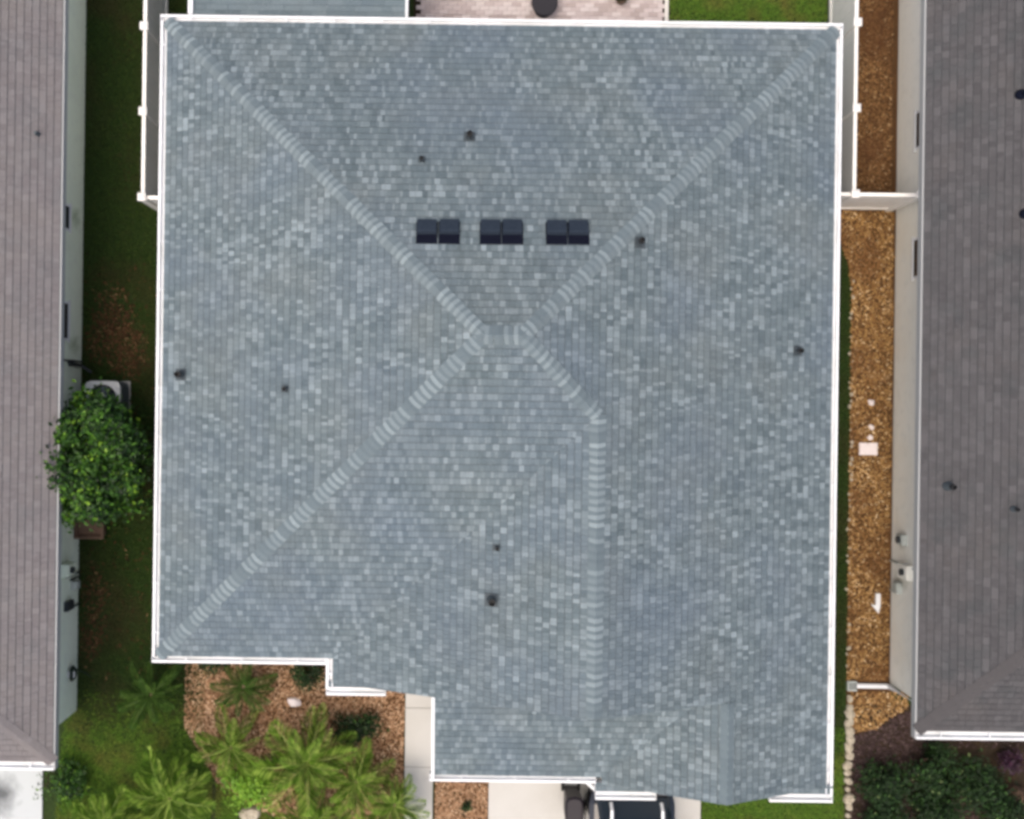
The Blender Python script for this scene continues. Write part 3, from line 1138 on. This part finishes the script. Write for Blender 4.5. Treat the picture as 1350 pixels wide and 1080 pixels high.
# planter under it
px_, py_ = -7.96, ya(112, 698, .4)
pl_ = thing('planter', 'brown rectangular planter box under the bushy tree by the wall', 'planter', (px_, py_, 0))
b_ = MB()
o4 = [(-.29, -.17), (.29, -.17), (.29, .17), (-.29, .17)]
b_.ring([[(x * .88, y * .85, 0) for x, y in o4], [(x, y, .42) for x, y in o4], [(x * .9, y * .84, .42) for x, y in o4], [(x * .88, y * .82, .34) for x, y in o4]])
b_.build('box', M['terracotta'], pl_)
b_ = MB()
b_.box(-.315, .315, .172, .205, .36, .44)
b_.box(-.315, .315, -.205, -.172, .36, .44)
b_.box(-.315, -.295, -.171, .171, .36, .44)
b_.box(.295, .315, -.171, .171, .36, .44)
b_.build('rim', M['terracotta'], pl_)

# dark round clipped shrubs by the front wall
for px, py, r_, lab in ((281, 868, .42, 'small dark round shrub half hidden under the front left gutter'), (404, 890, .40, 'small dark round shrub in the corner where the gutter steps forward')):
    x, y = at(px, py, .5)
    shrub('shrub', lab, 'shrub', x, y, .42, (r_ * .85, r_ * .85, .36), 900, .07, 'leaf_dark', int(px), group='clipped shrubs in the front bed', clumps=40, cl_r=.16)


def frond_mesh(L, nl, ll, m, seed, arch=.35, droop=.9):
    rg = random.Random(seed)
    mb = MB()
    pts = []
    for k in range(nl + 1):
        f = k / nl
        pts.append(Vector((L * (f - .10 * f * f), 0, L * (arch * f * 1.6 - droop * f * f))))
    mb.tube(pts[::3] + [pts[-1]], [max(.002, .012 * (1 - i / (nl / 3 + 1))) for i in range(len(pts[::3]) + 1)], 5, tone=.8)
    for k in range(2, nl + 1):
        f = k / nl
        l = ll * (math.sin(math.pi * min(1, f * .85 + .12)) ** .7) * rg.uniform(.85, 1.1)
        for sgn in (-1, 1):
            d = Vector((.62 + .25 * f, sgn * (1 - .35 * f), .25 - .35 * rg.random())).normalized()
            wv = Vector((-d.y, d.x, 0)).normalized() * .0105
            p = pts[k]
            mid = p + d * l * .5
            tip = p + d * l + Vector((0, 0, -.25 * l))
            i = len(mb.v)
            mb.v += [tuple(p), tuple(mid + wv), tuple(tip), tuple(mid - wv)]
            mb.f += [(i, i + 1, i + 2), (i, i + 2, i + 3)]
            tn = min(1, max(0, rg.gauss(.45, .3)))
            mb.t += [tn, min(1, tn + .12)]
    return mb.mesh('frond', m)


FR = [frond_mesh(1.0, 28, .34, M['frond'], 1), frond_mesh(1.0, 30, .30, M['frond'], 2, .5, .8), frond_mesh(1.0, 24, .34, M['frond'], 3, .62, .75), frond_mesh(1.0, 22, .30, M['frond'], 7, .45, 1.0)]
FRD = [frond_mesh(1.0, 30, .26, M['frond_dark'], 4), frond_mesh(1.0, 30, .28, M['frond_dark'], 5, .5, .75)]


def palm(label, px, py, z, L, n, seed, set_=FR):
    rg = random.Random(seed)
    x, y = at(px, py, z)
    t = thing('palm', label, 'palm', (x, y, 0), rg.uniform(0, 6), 'palms in the front garden')
    tm_ = MB()
    tm_.lathe([(.09, 0), (.07, z * .5), (.085, z * .85), (.05, z + .05)], 10)
    tm_.build('trunk', M['trunk'], t)
    for k in range(n):
        o = link(bpy.data.objects.new('frond', rg.choice(set_)), t, (0, 0, z))
        ring = k % 3
        o.rotation_euler = (rg.uniform(-.12, .12), (.18, -.15, -.55)[ring] + rg.uniform(-.1, .1), k * 2.39996 + rg.uniform(-.2, .2))
        s_ = L * (1.0, .92, .7)[ring] * rg.uniform(.72, 1.15)
        o.scale = (s_, s_ * rg.uniform(.65, 1), s_)


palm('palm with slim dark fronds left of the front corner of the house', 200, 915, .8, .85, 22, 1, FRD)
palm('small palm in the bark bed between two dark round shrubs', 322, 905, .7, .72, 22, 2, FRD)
palm('broad feathery palm at the bottom left of the front garden', 225, 1052, 1.1, 1.2, 32, 3)
palm('large palm spreading over the middle of the front garden', 405, 1005, 1.2, 1.2, 32, 4)
palm('green palm beside the tan bark bed next to the driveway', 520, 1060, .9, .85, 28, 5)
palm('palm whose fronds reach the bottom edge of the front garden', 415, 1085, .7, .9, 24, 6)
palm('palm between the dark driveway shrub and the broad feathery palm', 140, 1085, .7, .95, 26, 7)
palm('palm between the large palm and the palm beside the tan bark', 470, 1030, .8, .9, 24, 8)
palm('palm just above the bright lime shrub in the front garden', 305, 985, .8, .9, 24, 9)
x, y = at(325, 1038, .5)
shrub('shrub', 'bright lime green shrub standing among the front palms', 'shrub', x, y, .45, (.55, .42, .32), 1500, .10, 'leaf_bright', 51, clumps=40, cl_r=.22)
x, y = at(88, 1033, .4)
shrub('shrub', 'dark green shrub beside the grey driveway at bottom left', 'shrub', x, y, .40, (.55, .40, .32), 1300, .08, 'leaf', 52, clumps=40, cl_r=.2)
x, y = at(468, 958, .3)
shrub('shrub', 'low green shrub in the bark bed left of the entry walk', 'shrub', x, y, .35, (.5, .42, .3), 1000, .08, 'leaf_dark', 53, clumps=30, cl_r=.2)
x, y = at(614, 1064, .15)
shrub('plant', 'tiny dark plant in the tan bark bed beside the driveway', 'plant', x, y, .10, (.10, .12, .10), 110, .07, 'leaf_dark', 54, clumps=10, cl_r=.08, trunk=False)

# shrubbery in front of the right house
sp = [(1165, 1040, .55, 'dark leafy shrub at the bottom right beside the edging stones'), (1230, 1015, .6, 'dark leafy shrub below the right house gutter, left of middle'),
      (1290, 1040, .62, 'dark leafy shrub next to the purple plant at bottom right'), (1235, 1075, .6, 'dark leafy shrub on the bottom edge between two others'),
      (1330, 1075, .5, 'dark leafy shrub in the bottom right corner'), (1170, 1090, .5, 'low dark shrub cut by the bottom edge, leftmost of the right house shrubs')]
for k, (px, py, r_, lab) in enumerate(sp):
    x, y = at(px, py, .6)
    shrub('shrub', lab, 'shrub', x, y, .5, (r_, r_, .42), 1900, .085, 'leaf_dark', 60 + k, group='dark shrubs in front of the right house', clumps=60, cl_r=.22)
x, y = at(1333, 1003, .4)
shrub('plant', 'purple leaved plant under the right house gutter', 'plant', x, y, .35, (.26, .22, .22), 420, .09, 'leaf_purple', 70, clumps=18, cl_r=.14)

# ------------------------------------------------------------------ mulch, litter, grass


def inside(poly, x, y):
    c = False
    n = len(poly)
    for i in range(n):
        (xa, ya_), (xb_, yb_) = poly[i], poly[(i + 1) % n]
        if (ya_ > y) != (yb_ > y) and x < (xb_ - xa) * (y - ya_) / (yb_ - ya_) + xa:
            c = not c
    return c


def chips(name, polys, dens, m, seed, size=(.03, .085), z=.012, label='', fn=None):
    rg = random.Random(seed)
    mb = MB()
    for poly in polys:
        x0, x1 = min(p[0] for p in poly), max(p[0] for p in poly)
        y0, y1 = min(p[1] for p in poly), max(p[1] for p in poly)
        for _ in range(int(dens * (x1 - x0) * (y1 - y0))):
            x, y = rg.uniform(x0, x1), rg.uniform(y0, y1)
            if not inside(poly, x, y) or (fn and rg.random() > fn(x, y)):
                continue
            l, w_ = rg.uniform(*size), rg.uniform(.014, .034)
            mx = Matrix.Translation((x, y, z + rg.uniform(0, .03))) @ Matrix.Rotation(rg.uniform(0, 6.28), 4, 'Z') @ Matrix.Rotation(rg.uniform(-.5, .5), 4, 'Y') @ Matrix.Rotation(rg.uniform(-.5, .5), 4, 'X')
            h_ = .006
            pts = [(-l / 2, -w_ / 2 * rg.uniform(.4, 1), 0), (l / 2 * rg.uniform(.6, 1), -w_ / 2, 0), (l / 2, w_ / 2 * rg.uniform(.3, 1), h_), (-l / 2 * rg.uniform(.6, 1), w_ / 2, h_), (0, 0, .012)]
            i = len(mb.v)
            mb.v += [tuple(mx @ Vector(p)) for p in pts]
            tn = min(1, max(0, rg.gauss(.45, .25)))
            for a, b in ((0, 1), (1, 2), (2, 3), (3, 0)):
                mb.f.append((i + a, i + b, i + 4))
                mb.t.append(tn)
    o = mb.build(name, M[m], None, kind='stuff')
    tag(o, label, 'bark mulch', kind='stuff')
    return o


edge_curve = [(8.60, -6.15), (9.50, -6.15), (9.50, 4.14), (7.4, 4.14), (7.5, 3.9), (8.30, 3.5), (8.5, 3.0), (8.58, 2.4)]
sheet('mulch_bed', [(8.60, 2.4), (8.60, 4.2), (7.3, 4.2), (7.5, 3.9), (8.30, 3.5), (8.5, 3.0)], .009, 'soil_bark')
chips('bark_mulch', [edge_curve, [(8.66, -6.40), (9.98, -6.40), (9.95, -6.75), (9.6, -6.95), (9.3, -7.2), (8.9, -7.32), (8.66, -7.3)]], 1250, 'bark', 71, label='orange brown bark mulch along the cream wall of the right house')
chips('bark_mulch', [rect(8.10, 9.42, 4.27, 11.5)], 1150, 'bark_brown', 72, label='brown bark mulch between the white fence and the right house, top')
chips('bark_mulch', [[(8.68, -7.3), (8.9, -7.32), (9.3, -7.2), (9.6, -6.95), (10.4, -6.7), (10.4, -8.4), (8.68, -8.4)]], 1100, 'bark_dark', 73, label='dark plum mulch in front of the right house')
chips('bark_mulch', [rect(10.2, 13, -7.6, -6.5), rect(8.68, 12, -10, -8.4)], 400, 'bark_dark', 76, label='dark mulch under the shrubs at the bottom right')
chips('bark_mulch', [bed_poly], 900, 'bark_bed', 74, label='tan bark mulch under the palms of the front garden')
chips('bark_mulch', [rect(-.40, .75, -10.5, -7.0)], 1500, 'bark_bed', 75, size=(.025, .06), label='tan bark mulch between the green palm and driveway')


def blob(x, y, cx, cy, rx, ry):
    return max(0, 1 - ((x - cx) / rx) ** 2 - ((y - cy) / ry) ** 2)


patches = [(*at(150, 450), .8, .7), (*at(150, 420), .55, .85), (*at(126, 800), .35, 1.1), (*at(170, 470), .5, .7), (*at(120, 845), .3, .5)]
o = chips('leaf_litter', [rect(-8.25, -5.6, -6.5, 3)], 900, 'litter', 77, z=.03, label='brown leaf litter on the dark grass beside the left house',
          fn=lambda x, y: min(1, .03 + .55 * sum(blob(x, y, *p) for p in patches)))
o['category'] = 'leaf litter'


def grass(polys, dens, hgt, m, seed, label, fn=None):
    rg = random.Random(seed)
    mb = MB()
    for poly in polys:
        x0, x1 = min(p[0] for p in poly), max(p[0] for p in poly)
        y0, y1 = min(p[1] for p in poly), max(p[1] for p in poly)
        for _ in range(int(dens * (x1 - x0) * (y1 - y0))):
            x, y = rg.uniform(x0, x1), rg.uniform(y0, y1)
            if not inside(poly, x, y) or (fn and rg.random() > fn(x, y)):
                continue
            a = rg.uniform(0, 6.28)
            h_ = hgt * rg.uniform(.5, 1.2)
            ln = h_ * rg.uniform(.5, 1.3)
            ca, sa = math.cos(a), math.sin(a)
            w_ = .006 + .004 * rg.random()
            i = len(mb.v)
            mb.v += [(x - sa * w_, y + ca * w_, 0), (x + sa * w_, y - ca * w_, 0), (x + ca * ln, y + sa * ln, h_)]
            mb.f.append((i, i + 1, i + 2))
            mb.t.append(min(1, max(0, rg.gauss(.45, .25))))
    o = mb.build('grass', M[m], None, kind='stuff')
    return tag(o, label, 'grass', kind='stuff')


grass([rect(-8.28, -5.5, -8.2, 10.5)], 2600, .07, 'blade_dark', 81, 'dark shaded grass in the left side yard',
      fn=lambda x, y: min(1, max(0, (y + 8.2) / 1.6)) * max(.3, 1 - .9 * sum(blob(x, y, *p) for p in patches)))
grass([[(-9.0, -12.5), (-5.3, -12.5), (-5.3, -8.4), (-5.95, -7.4), (-5.95, -6.6), (-8.5, -6.6)], [(-5.3, -12.5), (-1.1, -12.5), (-1.1, -9.82), (-2.0, -9.82), (-4.0, -9.32), (-5.2, -8.6)]],
      2600, .08, 'blade', 82, 'bright green grass around the front palms', fn=lambda x, y: min(1, max(.0, (-6.5 - y) / 1.6)))
grass([rect(4.5, 7.95, 7.0, 10.5)], 3200, .06, 'blade', 83, 'green lawn behind the house beside the patio')
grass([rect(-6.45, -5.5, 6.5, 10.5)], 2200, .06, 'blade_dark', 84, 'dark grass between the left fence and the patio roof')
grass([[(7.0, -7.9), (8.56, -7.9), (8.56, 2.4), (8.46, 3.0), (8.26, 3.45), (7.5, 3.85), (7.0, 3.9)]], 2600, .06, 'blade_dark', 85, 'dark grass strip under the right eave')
grass([rect(5.45, 8.56, -12.5, -7.2)], 3600, .055, 'blade', 86, 'bright lawn right of the driveway at the bottom')

# ------------------------------------------------------------------ stones and small things on the right strip


def stone_mesh(rx, ry, rz, seed, m):
    rg = random.Random(seed)
    mb = MB()
    rings = []
    jit = [rg.uniform(.72, 1.2) for _ in range(10)]
    for lat, zz in ((1.0, 0), (1.02, .45), (.8, .85), (.35, 1.02)):
        rings.append([(rx * lat * math.cos(k * math.pi / 5) * jit[k] * rg.uniform(.93, 1.06), ry * lat * math.sin(k * math.pi / 5) * jit[k] * rg.uniform(.93, 1.06), rz * zz * rg.uniform(.85, 1.08)) for k in range(10)])
    mb.ring(rings)
    return mb.mesh('edging_stone', m, rz < .06)


big = [stone_mesh(.105, .10, .10, k, M['stone']) for k in range(7)]
small = [stone_mesh(.038, .045, .045, 20 + k, M['stone']) for k in range(5)]
rg = random.Random(9)
py = 921
while py < 1090:
    x, y = at(1120 - (py - 921) * .012 + rg.uniform(-1.5, 1.5), py)
    o = bpy.data.objects.new('edging_stone', rg.choice(big))
    link(o, None, (x, y, 0))
    o.rotation_euler.z = rg.uniform(0, 6.28)
    s_ = rg.uniform(.62, 1.12)
    o.scale = (s_, s_ * rg.uniform(.9, 1.15), s_)
    tag(o, 'pale rounded edging stone in the row between the shrubs and grass strip', 'stone', 'large edging stones in front')
    py += rg.uniform(9.5, 13)
y = 2.6
while y > -6.0:
    o = bpy.data.objects.new('edging_stone', rg.choice(small))
    link(o, None, (8.60 + rg.uniform(-.035, .045), y, 0))
    o.rotation_euler.z = rg.uniform(0, 6.28)
    s_ = rg.uniform(.7, 1.2)
    o.scale = (s_, s_, s_)
    tag(o, 'small pale pebble edging the orange mulch along the dark grass strip', 'stone', 'pebbles edging the orange mulch')
    y -= rg.uniform(.09, .42)

x, y = at(1145, 592, .05)
cv = thing('utility_cover', 'white rectangular utility cover lying in the orange mulch', 'cover', (x, y, 0))
b_ = MB()
b_.prism(rect(-.20, .20, -.135, .135), 0, .05)
b_.build('frame', M['stone_white'], cv)
b_ = MB()
b_.prism(rect(-.175, .175, -.11, .11), .051, .062)
b_.build('lid', M['stone_white'], cv)
for px, py, s_, lab in ((1148, 531, 1.05, 'white stone in orange mulch, farthest above the utility cover'), (1148, 563, .85, 'greyish white stone in orange mulch, second above the utility cover'),
                        (1147, 577, .95, 'white stone in orange mulch touching the utility cover')):
    x, y = at(px, py)
    o = bpy.data.objects.new('white_stone', stone_mesh(.075, .075, .07, int(px + py), M['stone_white']))
    link(o, None, (x, y, .01))
    o.scale = (s_, s_, s_)
    tag(o, lab, 'stone', 'white stones above the utility cover')
x, y = at(1156, 797, .08)
el = MB()
el.ring([[(.02 + a, b_y, c) for a, c in ((-.05, .03), (.05, .03), (.05, .11), (-.05, .11))] for b_y in (.24, -.02)])
el.ring([[(.02 - .05, -.02, .03), (.02 + .05, -.021, .03), (.02 + .05, -.021, .11), (.02 - .05, -.02, .11)], [(-.12, .0, .03), (.04, -.20, .03), (.04, -.20, .10), (-.12, .0, .10)]])
eo = el.build('downspout_elbow', M['white'], None, loc=(x, y, 0))
tag(eo, 'white bent downspout elbow lying loose on the orange mulch', 'downspout elbow')

# stone in front bed
x, y = at(387, 926, .1)
o = bpy.data.objects.new('garden_rock', stone_mesh(.16, .11, .12, 99, M['stone_white']))
link(o, None, (x, y, 0))
tag(o, 'pale rock in the bark bed below the stepped gutter corner', 'rock')
x, y = at(330, 1075, .15)
o = bpy.data.objects.new('garden_rock', stone_mesh(.24, .20, .2, 98, M['stone']))
link(o, None, (x, y, 0))
tag(o, 'grey brown rock between palms on the bottom edge', 'rock')
x, y = at(1340, 1047, .15)
o = bpy.data.objects.new('garden_rock', stone_mesh(.22, .18, .5, 97, M['terracotta']))
link(o, None, (x, y, 0))
tag(o, 'reddish brown rock among the dark shrubs at the right edge', 'rock')

# ------------------------------------------------------------------ patio things
x, y = at(718, 4, .45)
tb = thing('patio_table', 'round black table standing on the pink paved patio', 'table', (x, y, 0.045))
b_ = MB()
b_.lathe([(.24, .38), (.285, .40), (.285, .42), (.27, .43)], 32)
b_.build('tabletop', M['black_table'], tb)
b_ = MB()
b_.lathe([(.10, .03), (.10, .379)], 12)
b_.build('leg', M['black_table'], tb)
b_ = MB()
b_.lathe([(.20, 0), (.20, .02), (.05, .035)], 24)
b_.build('base', M['black_table'], tb)
x, y = at(820, -4, .3)
pt = thing('flower_pot', 'small dark flower pot on the patio at the top edge', 'flower pot', (x, y, .045))
b_ = MB()
b_.lathe([(.09, 0), (.12, .22), (.135, .22), (.135, .26), (.11, .26), (.10, .2)], 20)
b_.build('pot', M['terracotta'], pt)
crown((.10, .10, .08), 120, .07, random.Random(5), 10, .08).build('plant', M['leaf_dark'], pt, loc=(0, 0, .28))

# ------------------------------------------------------------------ dark car on the driveway, tail towards the garage
cx, _ = at(838, 1070, 1.5)
cy = -8.25
car = thing('car', 'black car with silver roof rails parked on the driveway below the garage gable', 'car', (cx, cy, .05))
b_ = MB()


def cs(y, hw, z0, z1, tuck=.92):
    return [(-hw * tuck, y, z0), (-hw, y, z0 + (z1 - z0) * .45), (-hw * .97, y, z1 - .06), (-hw * .86, y, z1), (hw * .86, y, z1), (hw * .97, y, z1 - .06), (hw, y, z0 + (z1 - z0) * .45), (hw * tuck, y, z0)]


b_.ring([cs(0, .72, .45, .80), cs(-.06, .86, .32, .95), cs(-.35, .93, .28, 1.02), cs(-1.2, .945, .25, 1.04), cs(-2.8, .945, .25, 1.02), cs(-3.6, .93, .26, .98), cs(-4.3, .88, .30, .86), cs(-4.55, .72, .40, .70)])
b_.build('body', M['car'], car, smooth=False)
b_ = MB()


def cab(y, hw, z):
    return [(-hw, y, 1.02), (-hw * .98, y, z - .1), (-hw * .86, y, z), (hw * .86, y, z), (hw * .98, y, z - .1), (hw, y, 1.02)]


b_.ring([cab(-.16, .80, 1.12), cab(-.52, .76, 1.60), cab(-.9, .75, 1.68), cab(-2.0, .75, 1.68), cab(-2.5, .76, 1.58), cab(-3.2, .82, 1.08)])
b_.build('window', M['glass_car'], car)
b_ = MB()
b_.ring([[(-.66, y, z), (-.60, y, z + .03), (.60, y, z + .03), (.66, y, z)] for y, z in ((-.56, 1.62), (-.9, 1.685), (-1.5, 1.70), (-2.05, 1.685), (-2.4, 1.61))], closed=True)
b_.build('roof_panel', M['car'], car)
for sx in (-1, 1):
    b_ = MB()
    b_.tube([(sx * .52, -.14, 1.53), (sx * .52, -.24, 1.70), (sx * .53, -.9, 1.745), (sx * .53, -2.1, 1.745), (sx * .52, -2.25, 1.70)], .034, 8)
    b_.build('roof_rail', M['chrome'], car)
    b_ = MB()
    b_.box(sx * .98 - .09, sx * .98 + .09, -2.75, -2.60, .98, 1.12)
    b_.build('mirror', M['car'], car)
    b_ = MB()
    b_.box(min(sx * .62, sx * .84), max(sx * .62, sx * .84), -.09, -.01, .74, .93)
    b_.build('tail_lamp', M['tail'], car)
    for yy in (-.85, -3.65):
        b_ = MB()
        b_.ring([[(sx * .93 + sx * e, yy + .33 * rr_ * math.cos(t * math.pi / 10), .28 + .33 * rr_ * math.sin(t * math.pi / 10)) for t in range(20)] for e, rr_ in ((-.2, 1), (-.02, 1), (.02, .9))])
        wo = b_.build('wheel', M['rubber'], car)
        b_ = MB()
        b_.ring([[(sx * .93 + sx * e, yy + rr_ * math.cos(t * math.pi / 10), .28 + rr_ * math.sin(t * math.pi / 10)) for t in range(20)] for e, rr_ in ((.021, .22), (.03, .2))])
        b_.build('rim', M['rim'], wo)
b_ = MB()
b_.box(-.85, .85, -.02, .05, .42, .60)
b_.build('bumper', M['plastic_black'], car)
b_ = MB()
b_.box(-.62, -.10, -.22, -.20, 1.13, 1.15)
b_.build('wiper', M['rubber'], car)

# black bin between drive edge and car
x, y = at(757, 1070, 1.0)
bn = thing('wheeled_bin', 'black rounded wheeled bin on the pale driveway left of the car', 'bin', (x, y, .05))
b_ = MB()
b_.ring([[(a * .17 * k_, b2 * .30 * k_, z) for a, b2 in ((-1, -1), (1, -1), (1, 1), (-1, 1))] for z, k_ in ((.06, .82), (.95, 1))])
b_.build('body', M['plastic_black'], bn)
b_ = MB()
lid = [(-.19, -.36), (.19, -.36), (.19, .22), (.13, .30), (.0, .33), (-.13, .30), (-.19, .22)]
b_.ring([[(a, b2, .955) for a, b2 in lid], [(a, b2, .985) for a, b2 in lid], [(a * .8, b2 * .85, 1.02) for a, b2 in lid]])
b_.build('lid', M['plastic_black'], bn)
for sx in (-1, 1):
    b_ = MB()
    b_.ring([[(sx * (.15 + e), .25 + .1 * math.cos(t * math.pi / 8), .10 + .1 * math.sin(t * math.pi / 8)) for t in range(16)] for e in (0, .05)])
    b_.build('wheel', M['rubber'], bn)
